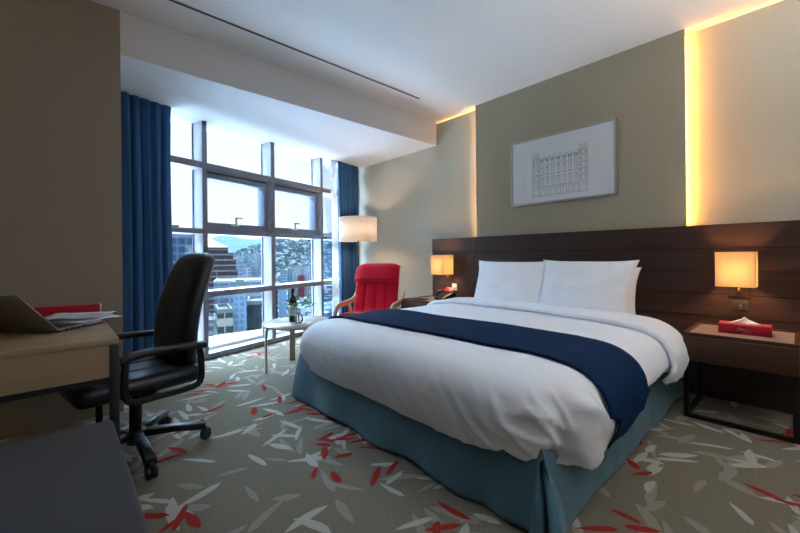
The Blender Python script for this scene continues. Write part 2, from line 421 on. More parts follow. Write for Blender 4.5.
# ------------------------------------------------------------------ ceiling air slot
v = thing('ceiling_vent', (.2, 2.835, HC), 'long black linear air slot in the white ceiling', 'air vent')
B().box(0, 2.72, -.014, .014, -.004, -.0005).done('slot', 'black_plastic', v)
B().box(-.006, 2.726, -.02, -.014, -.005, -.0005).box(-.006, 2.726, .014, .02, -.005, -.0005).box(-.006, 0, -.014, .014, -.005, -.0005).box(2.72, 2.726, -.014, .014, -.005, -.0005).done('trim_frame', 'ceiling', v)

# ------------------------------------------------------------------ headboard
hb = thing('headboard', (3.5, 1.6, 0), 'long dark walnut plank headboard fixed to the wall behind the bed', 'headboard')
zs = [.0, .26, .43, .594, .757, .925, 1.09, 1.266]
for (y0, y1) in ((.967, 1.605), (-2.2, .963)):
    b = B()
    for a, c in zip(zs, zs[1:]):
        b.box(0, .04, y0, y1, a+.0035, c-.0035)
    b.done('plank_panel', 'walnut', hb)
B().box(.008, .0425, -2.2, 1.6, 0.005, 1.26).done('backing', 'groove', hb)

# ------------------------------------------------------------------ bed
YL = 2.594; YR = .633; XF = 1.3127; YC = (YL+YR)/2
bed = thing('bed', (XF, YC, 0), 'large double bed with white linen and a teal valance', 'bed')
def L(x, y, z): return (x-XF, y-YC, z)
B().box(.08, 2.17, -.91, .91, .05, .27, bev=.02).done('box_base', 'mattress', bed)
B().box(.14, 2.17, -.90, .90, .27, .50, bev=.06, seg=4).done('mattress', 'mattress', bed)
for sx in (.14, 2.05):
    for sy in (-.8, .8): B().cyl((sx, sy, 0), .03, .06).done('foot', 'black_plastic', bed)
def valance(name, path, seed, z0=.012, amp=1):
    """gathered cloth panel hanging along a plan path"""
    r = random.Random(seed); P = [Vector((*p, 0)) for p in path]; seg = [(b-a).length for a, b in zip(P, P[1:])]; tot = sum(seg)
    n = int(tot/.012); G = []
    def at(d):
        for a, b, l in zip(P, P[1:], seg):
            if d <= l or b is P[-1]: return a+(b-a)*min(1, d/l), (b-a).normalized()
            d -= l
    for zz in (.35, .31, .24, .16, .08, .03, z0):
        k = (.35-zz)/.35; row = []
        for i in range(n+1):
            d = tot*i/n; p, t = at(d); nn = Vector((-t.y, t.x, 0))
            w = amp*.013*k*(math.sin(d*13+seed)+.7*math.sin(d*29+2*seed)*sm(-.3, .6, math.sin(d*2.1+seed)))
            row.append(tuple(p+nn*(w+.022*k-.05*(1-k)**2)+Vector((0, 0, zz+.012*k*math.sin(d*9+seed)))))
        G.append(row)
    return B().grid(G).done(name, 'teal', bed, solid=.004)
yh = (YL-YR)/2
valance('valance', [(.0, yh+.02), (.0, -yh+.05)][::-1], 2)
valance('valance', [(.03, -yh+.01), (2.17, -yh+.01)][::-1], 5, amp=.25)
valance('valance', [(.03, yh-.01), (2.17, yh-.01)], 7)
# corner pleat at the front right corner
for cy, sg in ((-yh, 1),):
    G = []
    for zz in (.285, .25, .2, .14, .08, .012):
        k = (.285-zz)/.273
        pts = [(.012-.03*k, .075), (-.012-.035*k, .035), (-.005-.02*k, .015), (.02, .012), (-.008-.035*k, -.004-.02*k), (.0-.02*k, -.022-.03*k), (.03, -.012-.03*k), (.075, .0-.028*k)]
        pts = [(x+.075*(1-k)**1.6, y+.075*(1-k)**1.6) for x, y in pts]
        sp = spline([(x, sg*y, 0) for x, y in pts], 5)
        G.append([(q.x, cy+q.y, zz) for q in sp])
    B().grid(G).done('corner_pleat', 'teal', bed, solid=.003)

# duvet as a draped cloth
DX0 = 1.385; DY0 = .66; DY1 = 2.555; DXH = 3.06; ZT = .572
def top_z(x, y):
    e = min(x-DX0+.25, y-DY0+.25, DY1-y+.25)
    puff = .02*sm(0, .7, e)
    n = noise.noise(Vector((x*1.6, y*1.6, 3)))*.012+noise.noise(Vector((x*4.2, y*3.1, 7)))*.005
    return ZT+puff+n
PROF = [(p.x, p.y) for p in spline([(-.16, -.004, 0), (-.10, -.008, 0), (-.04, -.018, 0), (.02, -.038, 0), (.07, -.075, 0), (.103, -.13, 0), (.115, -.19, 0)], 3)]
def edge_path():
    """plan path of the duvet's top edge from head-left round the foot to head-right, with outward normals and arc length"""
    pts = []; rc = .17
    nl = 110
    for i in range(nl): pts.append((DXH+(DX0+rc-DXH)*i/nl, DY1, 0, 1))
    for i in range(18):
        a = PI/2+(PI/2)*i/18; pts.append((DX0+rc+rc*math.cos(a), DY1-rc+rc*math.sin(a), math.cos(a), math.sin(a)))
    nf = 150
    for i in range(nf): pts.append((DX0, DY1-rc+(DY0-DY1+2*rc)*i/nf, -1, 0))
    for i in range(44):
        a = PI+(PI/2)*i/44; pts.append((DX0+rc+rc*math.cos(a), DY0+rc+rc*math.sin(a), math.cos(a), math.sin(a)))
    for i in range(nl+1): pts.append((DX0+rc+(DXH-DX0-rc)*i/nl, DY0, 0, -1))
    return pts
def drop(x, y, nx, ny):
    """height of the hem and sideways crease amount on this place of the edge"""
    if ny == 1 or (ny > 0 and nx < 0): # far side
        return .27+.02*math.sin(5*x), 0
    if nx == -1:
        return lerp_list([(.8, .272), (1.0, .242), (1.4, .235), (2.0, .245), (2.4, .25)], y)+.003*math.sin(5*y), 0
    if nx < 0 and ny < 0:
        a = math.degrees(math.atan2(-ny, -nx))   # 0 at the foot, 90 at the side
        h = lerp_list([(0, .285), (30, .25), (50, .252), (68, .235), (90, .21)], a)
        return h, .04*math.exp(-((a-54)/14)**2)
    h = lerp_list([(1.5, .20), (1.58, .19), (1.68, .23), (1.82, .30), (2.2, .31), (2.5, .35), (3.0, .30)], x)
    return h+.006*math.sin(17*x), 0
def wrinkle(x, y, nx, ny, z):
    near = math.exp(-(((x-DX0)/.5)**2+((y-DY0)/.45)**2))
    q = x-y
    a = noise.noise(Vector((q*3.2, z*5.0-q*1.5, 2)))*.010
    b = (1-abs(noise.noise(Vector((q*7+z*6, z*9, 5)))))**3*.012-.006
    c = (1-abs(noise.noise(Vector((q*12+z*10, z*4, 9)))))**4*.016-.006
    return a+b*(.35+near)+c*near
def duvet():
    G = []
    for (x, y, nx, ny) in edge_path():
        hem, crease = drop(x, y, nx, ny)
        row = []
        xi = max(x, DX0+.85); yi = YC
        for t in [i/16 for i in range(16)]:
            px = xi+(x-nx*.16-xi)*t; py = yi+(y-ny*.16-yi)*t
            row.append((px, py, top_z(px, py)))
        zb = top_z(x-nx*.16, y-ny*.16)
        for o, dz in PROF:
            z = zb+dz; c = crease*sm(0, -.12, dz)
            wv = wrinkle(x, y, nx, ny, z)*sm(-.02, -.12, dz)
            row.append((x+nx*(o-c+wv), y+ny*(o-c+wv), z))
        z0 = zb+PROF[-1][1]
        for k in range(1, 11):
            t = k/10; o = .115-.005*t-.03*t*t+wrinkle(x, y, nx, ny, z0+(hem-z0)*t)
            cc = crease*(1+.5*t)
            flare = .012*t*math.sin(7*(x-y))+.004*t*math.sin(23*(x+y))
            row.append((x+nx*(o-cc+flare*.6), y+ny*(o-cc+flare*.6), z0+(hem-z0)*t))
        row.append((x+nx*.05, y+ny*.05, hem-.006)); row.append((x+nx*.0, y+ny*.0, hem+.03))
        G.append(row)
    o = B().grid(G).done('duvet', 'sheet', merge=.0005)
    return tag(o, 'puffy white duvet spread over the bed and hanging over its foot', 'duvet')
duvet()
def band(name, x_at, zoff, hemL, hemR, m, label, cat, nx_=24, solid=.006, edge_curl=0):
    """a cloth band laid across the duvet and down both sides; x_at(k, q): x for q 0..1 across the band, k -1..1 from left hem to right hem"""
    G = []
    prof = [(o, d) for o, d in PROF]
    for i in range(nx_+1):
        q = i/nx_; row = []
        lift = zoff
        def add(y, z, kk): row.append((x_at(kk, q), y, z))
        zl = top_z(x_at(-.6, q), DY1-.16); zr = top_z(x_at(.6, q), DY0+.16)
        hl = hemL(q); hr = hemR(q)
        for k in range(7, 0, -1):
            t = k/7; add(DY1+.115+lift+.004-.03*t*t, zl-.19+(hl-zl+.19)*t, -1)
        for o, d in prof[::-1]: add(DY1+o+lift*sm(-.1, .1, o), zl+d+lift*sm(.115, -.05, o), -.75)
        n = 30
        for k in range(1, n):
            y = DY1-.16+(DY0+.16-DY1+.16)*k/n; kk = .75*(1-2*(DY1-y)/(DY1-DY0))*-1
            add(y, top_z(x_at(kk, q), y)+lift, kk)
        for o, d in prof: add(DY0-o-lift*sm(-.1, .1, o), zr+d+lift*sm(.115, -.05, o), .75)
        for k in range(1, 8):
            t = k/7; add(DY0-.115-lift-.004+.035*t*t-.008*math.sin(9*q+4*t), zr-.19+(hr-zr+.19)*t, 1)
        G.append(row)
    o = B().grid(G).done(name, m, solid=solid)
    return tag(o, label, cat)
RX0, RX1 = 1.63, 2.15
band('bed_runner', lambda k, q: (lerp_list([(-1, 1.58), (0, 1.60), (.75, 1.63), (1, 1.70)], k))+(RX1-RX0)*q*(1-.08*sm(.75, 1, k)), .015, lambda q: .28, lambda q: .235+.03*q, 'navy', 'navy blue runner laid across the foot half of the white bed', 'bed runner')
def fold_x(k, q): return lerp_list([(-1, 2.78), (0, 2.80), (.75, 2.66), (1, 2.60)], k)+q*lerp_list([(-1, .30), (0, .28), (.75, .36), (1, .40)], k)
band('duvet_fold', fold_x, .022, lambda q: .3, lambda q: .30-.05*q, 'sheet', 'turned-back top edge of the white duvet lying just in front of the pillows', 'bed sheet', solid=.03)

def pillow(name, y, x, z, w, h, t, lean, rz, label, seed):
    n = 26; r = random.Random(seed); ox = r.uniform(0, 50)
    top = []; bot = []
    for i in range(n+1):
        a = []; c = []
        for j in range(n+1):
            u = -1+2*i/n; v_ = -1+2*j/n
            px = .5*w*u*(1-.085*(1-abs(v_)**2.6)); pz = .5*h*v_*(1-.13*(1-abs(u)**2.6))
            e = max(0, (1-u*u))**.5*max(0, (1-v_*v_))**.5*1.12
            d = .5*t*e*(1+.12*noise.noise(Vector((u*2+ox, v_*2, 1))))+.007*e*noise.noise(Vector((u*6+ox, v_*9, 5)))
            droop = -.02*u*u*(v_ > 0)*v_
            a.append((d, px, pz+droop)); c.append((-d, px, pz+droop))
        top.append(a); bot.append(c)
    b = B().grid(top).grid(bot, flip=True)
    o = b.done(name, 'pillow', merge=.0004, loc=(x, y, z), rot=(0, lean, rz))
    return tag(o, label, 'pillow', 'white bed pillows')
pillow('pillow', 1.935, 3.20, .765, .775, .54, .20, math.radians(20), math.radians(3), 'white pillow nearest the window, propped against the headboard', 1)
pillow('pillow', 1.24, 3.18, .77, .785, .55, .22, math.radians(20), math.radians(-3), 'full white pillow on the right, front of the two propped there', 2)
pillow('pillow', 1.245, 3.345, .735, .75, .48, .15, math.radians(14), 0, 'white pillow mostly hidden behind the front right pillow', 3)

# ------------------------------------------------------------------ bedside tables
def nightstand(yc, label, right):
    t = thing('nightstand', (2.979, yc, 0), label, 'bedside table')
    w = .515; d = .515
    b = B().box(0, d, -w/2, w/2, .366, .53, bev=.003)
    b.done('body', 'brown_wood', t)
    rim = B().box(0, .022, -w/2, w/2, .53, .548, bev=.002).box(d-.022, d, -w/2, w/2, .53, .548, bev=.002).box(.022, d-.022, -w/2, -w/2+.022, .53, .548, bev=.002).box(.022, d-.022, w/2-.022, w/2, .53, .548, bev=.002)
    rim.done('rim', 'brown_wood', t)
    B().box(.022, d-.022, -w/2+.022, w/2-.022, .53, .538).done('tray_inlay', 'tray', t)
    B().box(-.012, .004, -w/2+.004, w/2-.004, .372, .524, bev=.002).done('drawer_front', 'brown_wood', t)
    f = .026
    for sy in (-1, 1):
        y0 = sy*(w/2-f) if sy > 0 else -w/2
        fr = B()
        fr.box(.0, f, y0, y0+f, .0, .366).box(d-f, d, y0, y0+f, 0, .366).box(f, d-f, y0, y0+f, 0, f)
        fr.done('leg_frame', 'black_steel', t)
    B().box(0, f, -w/2+f, w/2-f, 0, f).done('foot_rail', 'black_steel', t)
    return t
nightstand(.278, 'dark brown bedside table on black steel frame right of the bed', True)
nightstand(2.968, 'brown bedside table half hidden between the bed and the red armchair', False)

# tissue box
tb = thing('tissue_box', (3.24, .262, .538), 'flat crimson tissue box on the right bedside table', 'tissue box', rz=math.radians(2))
B().box(-.06, .06, -.125, .125, 0, .062, bev=.003).done('carton', 'magenta_card', tb)
b = B(); G = []
for i in range(9):
    u = -1+2*i/8; row = []
    for j in range(9):
        v_ = j/8; s_ = 1-v_
        row.append((.012*math.sin(5*u+3*v_)*s_+.015*(v_-.4), (.08*u*s_+.004*v_*math.sin(3*u)), .0625+.042*v_*(1-.25*u*u)))
    G.append(row)
b.grid(G).done('tissue', 'tissue', tb, solid=.002)
wr = B()
def squiggle(pts, r=.0012): wr.tube([(-.0606, y, z) for y, z in pts], r, n=6, up=Vector((1, 0, 0)))
sp = spline([(0, .035, .022), (0, .028, .026), (0, .018, .046), (0, .012, .024), (0, .004, .036), (0, -.002, .024), (0, -.010, .034), (0, -.016, .024), (0, -.03, .028)], 5)
squiggle([(p.y, p.z) for p in sp]); squiggle([(.03, .034), (.008, .035)]); squiggle([(-.028, .02), (-.034, .015)]); squiggle([(.004, .014), (-.018, .013)])
wr.done('script_logo', 'silver_ink', tb)

# telephone on the left bedside table
ph = thing('telephone', (3.26, 2.79, .548), 'black desk telephone with red top card on the left bedside table', 'telephone', rz=math.radians(-10))
Mw = Matrix.Rotation(math.radians(-14), 4, 'Y')
B().prism([(-.09, 0), (.09, 0), (.09, .085), (.05, .085), (-.09, .03)], -.085, .085).done('body', 'black_plastic', ph).matrix_local = Matrix.Rotation(PI/2, 4, 'X')
B().box(-.035, .035, -.08, .08, -.004, .004, bev=.002).done('top_card', 'red_card', ph, loc=(.062, 0, .112), rot=(0, math.radians(-42), 0))
hs = B(); hs.tube(spline([(-.07, .07, .055), (-.04, .075, .085), (.03, .075, .1), (.075, .072, .09)], 5), .014); hs.done('handset', 'black_plastic', ph)
kp = B()
for i in range(4):
    for j in range(3): kp.box(-.062+.026*i, -.045+.026*i, -.05+.03*j, -.03+.03*j, .042+.0102*i, .05+.0102*i)
kp.done('keypad', 'dark_plastic', ph)
nb = tag(B().box(3.02, 3.17, 2.96, 3.15, .548, .556, bev=.002).done('notebook', 'black_plastic'), 'thin black notebook beside the telephone', 'notebook')

# switches and outlet
def plate(x, y, z, w, h, m, label, cat, deco):
    t = thing(cat.replace(' ', '_'), (x, y, z), label, cat)
    B().box(-.008, 0, -w/2, w/2, -h/2, h/2, bev=.002).done('plate', m, t)
    if deco: 
        B().box(-.010, -.007, -w*.3, w*.3, -h*.3, h*.3, bev=.001).done('rocker', m, t)
        if deco == 2: B().box(-.0115, -.0095, -.008, .008, -.006, .006).box(-.0115, -.0095, -.014, .014, -.02, -.0175).done('mark', 'chrome', t)
    return t
plate(3.5, .302, .688, .088, .07, 'dark_plastic', 'dark square switch plate on the headboard above the tissue box', 'wall switch', 2)
plate(3.5, 2.845, .675, .07, .08, 'white_plastic', 'white square switch plate on the headboard below the left wall lamp', 'wall switch', 1)
plate(3.5, .355, .315, .09, .05, 'white_plastic', 'small pale power outlet on the wall under right bedside table', 'power outlet', 1)

# wall lamps
def sconce(yc, label):
    t = thing('wall_lamp', (3.5, yc, .83), label, 'wall lamp', group='square wall lamps on the headboard')
    s = B()
    w = .1; x0, x1 = -.225, -.045; z0, z1 = 0, .232
    for (a, b_, c, d) in ((x0, x0+.003, -w, w), (x1-.003, x1, -w, w), (x0+.003, x1-.003, -w, -w+.003), (x0+.003, x1-.003, w-.003, w)):
        s.box(a, b_, c, d, z0, z1)
    s.done('lamp_shade', 'shade', t)
    B().box(-.012, 0, -.055, .055, -.085, .06, bev=.002).done('wall_plate', 'bronze', t)
    B().tube([(-.012, 0, -.03), (-.135, 0, -.03), (-.135, 0, .06)], .006).box(-.22, -.05, -.004, .004, .005, .011).done('arm', 'bronze', t)
    B().cyl((-.03, 0, -.045), .012, .03, n=16).done('switch_knob', 'brass', t)
    B().sphere((-.135, 0, .1), .028, sz=1.3).done('bulb', 'bulb', t)
    return t
sconce(.31, 'lit square linen wall lamp on the headboard above the crimson tissue box')
sconce(2.925, 'lit square wall lamp at the left end of the headboard above the telephone')

# picture
pic = thing('framed_picture', (XH, 1.584, 1.894), 'silver framed line drawing of a building on the olive wall panel', 'picture')
pw, phh = .502, .331
fr = B(); f = .018
fr.box(-.03, -.0005, -pw, pw, phh-f, phh, bev=.003).box(-.03, -.0005, -pw, pw, -phh, -phh+f, bev=.003).box(-.03, -.0005, -pw, -pw+f, -phh+f, phh-f, bev=.003).box(-.03, -.0005, pw-f, pw, -phh+f, phh-f, bev=.003)
fr.done('frame', 'frame', pic)
B().box(-.018, -.001, -pw+f, pw-f, -phh+f, phh-f).done('print', 'print', pic)
ln = B()
def ink(y0, z0, y1, z1, w=.0022):
    d = Vector((0, y1-y0, z1-z0)); n = Vector((0, -d.z, d.y)).normalized()*w/2; X = -.0188
    a = Vector((X, y0, z0)); c = Vector((X, y1, z1)); ln.poly([a+n, c+n, c-n, a-n])
def irect(y0, y1, z0, z1, w=.0022):
    ink(y0, z0, y1, z0, w); ink(y0, z1, y1, z1, w); ink(y0, z0, y0, z1, w); ink(y1, z0, y1, z1, w)
# generic classical facade, y grows towards the window (picture left)
yl, yr = .265, -.265; zb, zt = -.262, .10
for z in (zb, zb+.012, -.175, -.165, -.055, .04, .095, .107): ink(yl, z, yr, z)
def towr(y0, y1):
    irect(y0, y1, zb, .125); ink(y0-.008, .125, y1+.008, .125, .003); ink(y0-.008, .138, y1+.008, .138)
    m = (y0+y1)/2; irect(m-.018, m+.018, .138, .158); ink(m-.034, .158, m, .182); ink(m+.034, .158, m, .182); ink(m-.034, .158, m+.034, .158, .003)
    for z in (-.15, -.09, -.03, .03, .08):
        irect(m-.018, m+.018, z, z+.036); ink(m-.026, z, m-.026, z+.04, .0035); ink(m+.026, z, m+.026, z+.04, .0035); ink(m-.03, z+.044, m+.03, z+.044, .003)
    irect(m-.022, m+.022, zb+.012, -.19)
towr(.19, .265); towr(-.265, -.19)
nw = 7
for k in range(nw):
    y = .165-k*.33/(nw-1)
    for z, hh in ((-.145, .062), (-.065+.012, .062), (.022, .058), (.078-.005, .02)):
        irect(y-.014, y+.014, z, z+hh); ink(y, z, y, z+hh, .0015); ink(y-.014, z+hh*.6, y+.014, z+hh*.6, .0015); ink(y-.019, z+hh+.006, y+.019, z+hh+.006, .003)
    irect(y-.019, y+.019, zb+.012, -.185); ink(y-.019, -.2, y+.019, -.2, .0015)
    irect(y-.026, y-.024+.002, .107, .128, .0015)
    ink(y-.024, .125, y+.024, .125, .0015)
ink(.37, -.235, .37, .13, .0015); ink(.37, -.235, .36, -.235, .0015)
ln.done('line_drawing', 'ink', pic)

# ------------------------------------------------------------------ desk
ZD = .735
desk = thing('desk', (.178, 1.90, 0), 'pale oak desk with dark steel legs in front of the grey wall', 'desk')
dl = 1.7; dd = .87
B().box(-dl, 0, 0, dd, ZD-.025, ZD, bev=.002).done('desk_top', 'oak', desk)
B().box(-dl+.04, -.0312, .004, dd-.02, ZD-.155, ZD-.025).done('apron', 'oak', desk)
for x in (-.031, -dl):
    for y in (.0, dd-.04):
        B().box(x, x+.031, y, y+.036, 0.0, ZD-.025, bev=.002).done('leg', 'steel', desk)
B().box(-dl+.036, -.036, .002, .035, ZD-.178, ZD-.155).box(-dl+.036, -.036, dd-.038, dd-.005, ZD-.178, ZD-.155).done('steel_rail', 'steel', desk)
B().box(-.034, -.004, .04, dd-.04, ZD-.178, ZD-.155).done('end_rail', 'steel', desk)
B().box(-dl+.004, -dl+.034, .04, dd-.04, ZD-.178, ZD-.155).done('end_rail', 'steel', desk)

dlp = thing('desk_lamp', (-.95, 2.62, ZD), 'small warm desk lamp at the far left end of the oak desk', 'desk lamp')
B().cyl((0, 0, 0), .075, .015, n=30).done('base', 'bronze', dlp)
B().cyl((0, 0, .015), .008, .33, n=12).done('stem', 'bronze', dlp)
B().lathe([(.10, .25), (.075, .42), (.072, .42), (.097, .25), (.10, .25)], n=36, cap=False).done('lamp_shade', 'shade', dlp, merge=.0001)
B().sphere((0, 0, .345), .022).done('bulb', 'bulb', dlp)
# laptop, screen leaning back towards the camera
lx, ly = -.006, 2.205
ldir = math.atan2(.68, .73)
lap = thing('laptop', (lx, ly, ZD), 'open silver laptop seen from behind on the oak desk', 'laptop', rz=ldir)
# local x = away from the hinge, y = towards the left
B().box(0, .23, 0.0, .33, .004, .018, bev=.004).done('keyboard_base', 'laptop', lap)
pt = B()
for k, (a, c) in enumerate(((.03, .045), (.055, .075), (.085, .095), (.11, .135))): pt.box(a, c, -.0008, .001, .008, .014)
pt.done('port', 'laptop_dark', lap)
kb = B()
for i in range(5):
    for j in range(13): kb.box(.02+.02*i, .036+.02*i, .02+.0225*j, .038+.0225*j, .018, .0195)
kb.done('keys', 'laptop_dark', lap)
lid = B().box(-.0, .006, 0, .33, 0, .235, bev=.002).done('screen_lid', 'laptop', lap)
lid.location = (0, 0, .012); lid.rotation_euler = (0, math.radians(-44), 0)
B().box(.006, .0066, .01, .32, .015, .225).done('display', 'laptop_dark', lid)
lg = B()
for i, (y, w_) in enumerate(((.020, .0), (.031, 0), (.042, 0), (.053, 0))):
    lg.box(-.0008, 0, y, y+.002, .20, .214); lg.box(-.0008, 0, y+.002, y+.008, .20+.005*(i % 3), .202+.005*(i % 3)); lg.box(-.0008, 0, y+.006, y+.008, .20, .207+.004*(i % 2))
lg.done('logo', 'laptop_dark', lid)

def sheet(x, y, z, w, h, rz, label, name='paper_sheet', cat='paper', seed=0, m='paper', prn=True):
    r = random.Random(seed); G = []
    for i in range(9):
        row = []
        for j in range(9):
            u, v_ = i/8-.5, j/8-.5
            row.append((u*w, v_*h, .001+.012*max(0, noise.noise(Vector((u*2.5+seed, v_*2.5, 1))))+.015*max(0, u-.1)**1.5))
        G.append(row)
    t = thing(name, (x, y, z), label, cat, rz=rz)
    B().grid(G).done('page', m, t, solid=.0012)
    if prn:
        b = B()
        for k in range(7): b.grid([[(u*w, v_*h, .0022+.012*max(0, noise.noise(Vector((u*2.5+seed, v_*2.5, 1))))+.015*max(0, u-.1)**1.5) for v_ in (q/8*.7-.35 for q in range(9))] for u in (-.35+.1*k, -.33+.1*k)])
        b.done('printed_lines', 'paper_print', t)
    return t
sheet(.085, 2.50, ZD+.019, .21, .297, math.radians(25), 'large printed sheet sticking out over the desk corner, on top of the laptop', seed=4)
sheet(.06, 2.53, ZD+.030, .20, .28, math.radians(62), 'creased white sheet lying topmost on the papers beside the laptop', seed=9, prn=True)
tag(B().box(-.14, .14, -.03, .03, 0, .07, bev=.004).done('gift_box', 'red_card', loc=(.035, 2.722, ZD), rot=(0, 0, math.radians(-14))), 'long red box at the back of the oak desk', 'box')
tag(B().box(-.08, .08, -.045, .045, 0, .03, bev=.003).done('booklet', 'red_card', loc=(-.13, 2.60, ZD), rot=(0, 0, math.radians(-20))), 'small red packet in front of the long red box on the desk', 'packet')
tag(B().box(-.04, .04, -.03, .03, 0, .052, bev=.003).done('carton', 'paper', loc=(-.17, 2.70, ZD), rot=(0, 0, math.radians(-10))), 'small white carton behind the laptop at the left end of the red box', 'carton')

# ------------------------------------------------------------------ bench in the foreground
bn = thing('bench', (-.55, 1.35, 0), 'dark grey upholstered bench in the foreground in front of the desk', 'bench')
B().box(-1.0, .698, -.5, .445, .3, .45, bev=.018, seg=4).done('seat_cushion', 'bench', bn)
B().box(-.98, .68, -.48, .43, .06, .3, bev=.01).done('base', 'bench', bn)
for x in (-.9, .6):
    for y in (-.4, .34): B().cyl((x, y, 0), .022, .06, n=14).done('foot', 'black_plastic', bn)

# ------------------------------------------------------------------ office chair (local +x = facing)
oc = thing('office_chair', (.30, 2.465, 0), 'black leather high-backed swivel chair beside the oak desk', 'office chair', rz=math.radians(190))
def oc_local(a): return a-math.radians(190)
B().cyl((0, 0, .06), .045, .07, n=20).done('hub', 'black_plastic', oc)
B().cyl((0, 0, .12), .03, .18, n=20).cyl((0, 0, .28), .018, .08, n=16).done('gas_column', 'black_plastic', oc)
for k in range(5):
    a = oc_local(math.radians(-87+72*k)); ca, sa = math.cos(a), math.sin(a); R = .335
    arm = B().sweep([(.03*ca, .03*sa, .105), (.18*ca, .18*sa, .10), (R*ca, R*sa, .078)], rsect(.05, .036, .006)).done('base_arm', 'black_plastic', oc)
    c = B()
    for sgn in (-1, 1):
        Mx = Matrix.Translation((R*ca-sa*.014*sgn, R*sa+ca*.014*sgn, .03)) @ Matrix.Rotation(a+.6*k, 4, 'Z') @ Matrix.Rotation(PI/2, 4, 'X')
        c.cyl((0, 0, -.009), .03, .018, n=18, M4=Mx)
    c.cyl((R*ca, R*sa, .045), .012, .03, n=10)
    c.done('caster', 'black_plastic', arm)
B().box(-.16, .14, -.1, .1, .345, .385, bev=.01).done('seat_plate', 'black_plastic', oc)
def cushion_grid(outline, w, bulge=.02, n=20, taper=None, round_top=0):
    pass
# seat: rounded slab with waterfall front
G = []
for i in range(25):
    th = 2*PI*i/24; row = []
st = B()
st.box(-.25, .305, -.25, .25, .375, .47, bev=.045, seg=5)
st.done('seat', 'leather', oc)
sp_ = B()
for y in (-.085, .085): sp_.tube([(-.21, y, .4705), (.0, y, .4715), (.2, y, .4705)], .004, n=6)
sp_.done('seat_seam', 'leather', oc)
# backrest: profile along height, rounded shoulders
def back_grid():
    zs_ = [.47, .5, .56, .64, .72, .8, .88, .94, 1.0, 1.035, 1.06, 1.078, 1.087]
    F = []; K = []
    for z in zs_:
        q = (z-.47)/.617
        x = -.20-.03*q-.11*q*q+.02*math.sin(PI*q)
        hw = .215+.025*math.sin(PI*min(1, q*1.1))
        if z > .97: hw *= (max(.0, 1-((z-.97)/.1205)**3))**.5*.8+.2
        th = .062*(1-.15*q)
        if z > 1.05: th *= math.sqrt(max(.02, 1-((z-1.05)/.04)**2))
        fr_, bk = [], []
        for j in range(17):
            v_ = -1+2*j/16; e = (1-abs(v_)**5)**.5
            g = .006*math.exp(-((abs(v_)-.45)/.05)**2)
            fr_.append((x+th*e*.9-g-.02*(1-v_*v_)*0, hw*v_, z)); bk.append((x-th*e*.9, hw*v_, z))
        F.append(fr_); K.append(bk)
    b = B().grid(F).grid(K, flip=True)
    # close bottom
    for j in range(16): b.poly([F[0][j], F[0][j+1], K[0][j+1], K[0][j]])
    b.poly(F[-1]+K[-1][::-1])
    return b
back_grid().done('backrest', 'leather', oc, merge=.0005)
B().sweep([(-.10, 0, .365), (-.24, 0, .36), (-.275, 0, .42), (-.27, 0, .6)], rsect(.07, .016, .004), up=Vector((0, 1, 0))).done('back_bracket', 'black_plastic', oc)
for sg in (-1, 1):
    y = .285*sg
    pad = B().sweep(spline([(.15, y, .572), (.09, y, .592), (-.01, y, .597), (-.11, y, .594), (-.24, y, .585)], 6), rsect(.055, .034, .012)).done('armrest', 'black_plastic', oc)
    B().sweep(spline([(.122, y, .582), (.13, y, .50), (.128, y, .42), (.10, y*.98, .372), (-.02, y*.96, .365), (-.17, y*.97, .368), (-.215, y, .40), (-.218, y, .5), (-.21, y, .58)], 5), rsect(.03, .022, .005), up=Vector((0, 1, 0))).done('arm_support', 'black_plastic', pad)
    B().box(-.03, .03, min(y*.3, y*.97), max(y*.3, y*.97), .352, .376).done('arm_bracket', 'black_plastic', oc)

# ------------------------------------------------------------------ round side table
tbl = thing('side_table', (1.68, 3.26, 0), 'round pale side table with bent wooden legs by the window', 'side table')
B().lathe([(.0, .0), (.325, .0), (.335, .004), (.338, .014), (.335, .022), (.0, .022)], (0, 0, .418), n=48, cap=False).done('table_top', 'table_top', tbl, merge=.0002)
for k in range(4):
    a = math.radians(166+90*k); ca, sa = math.cos(a), math.sin(a)
    p = [(.20, .409), (.255, .407), (.285, .395), (.30, .365), (.303, .25), (.303, 0.0)]
    sp = spline([(r_*ca, r_*sa, z) for r_, z in p], 5)
    lg_ = B(); rings = []
    for i, q in enumerate(sp):
        t = (sp[min(i+1, len(sp)-1)]-sp[max(0, i-1)]).normalized(); sd = Vector((-sa, ca, 0)); u = sd.cross(t)
        rings.append([lg_.bm.verts.new(q+sd*x+u*y) for x, y in rsect(.055, .018, .004)])
    for A_, B_ in zip(rings, rings[1:]):
        for i in range(12):
            f = lg_.bm.faces.new((A_[i], A_[(i+1) % 12], B_[(i+1) % 12], B_[i])); f.smooth = True
    lg_.bm.faces.new(rings[0]); lg_.bm.faces.new(rings[-1][::-1])
    lg_.done('leg', 'table_leg', tbl)
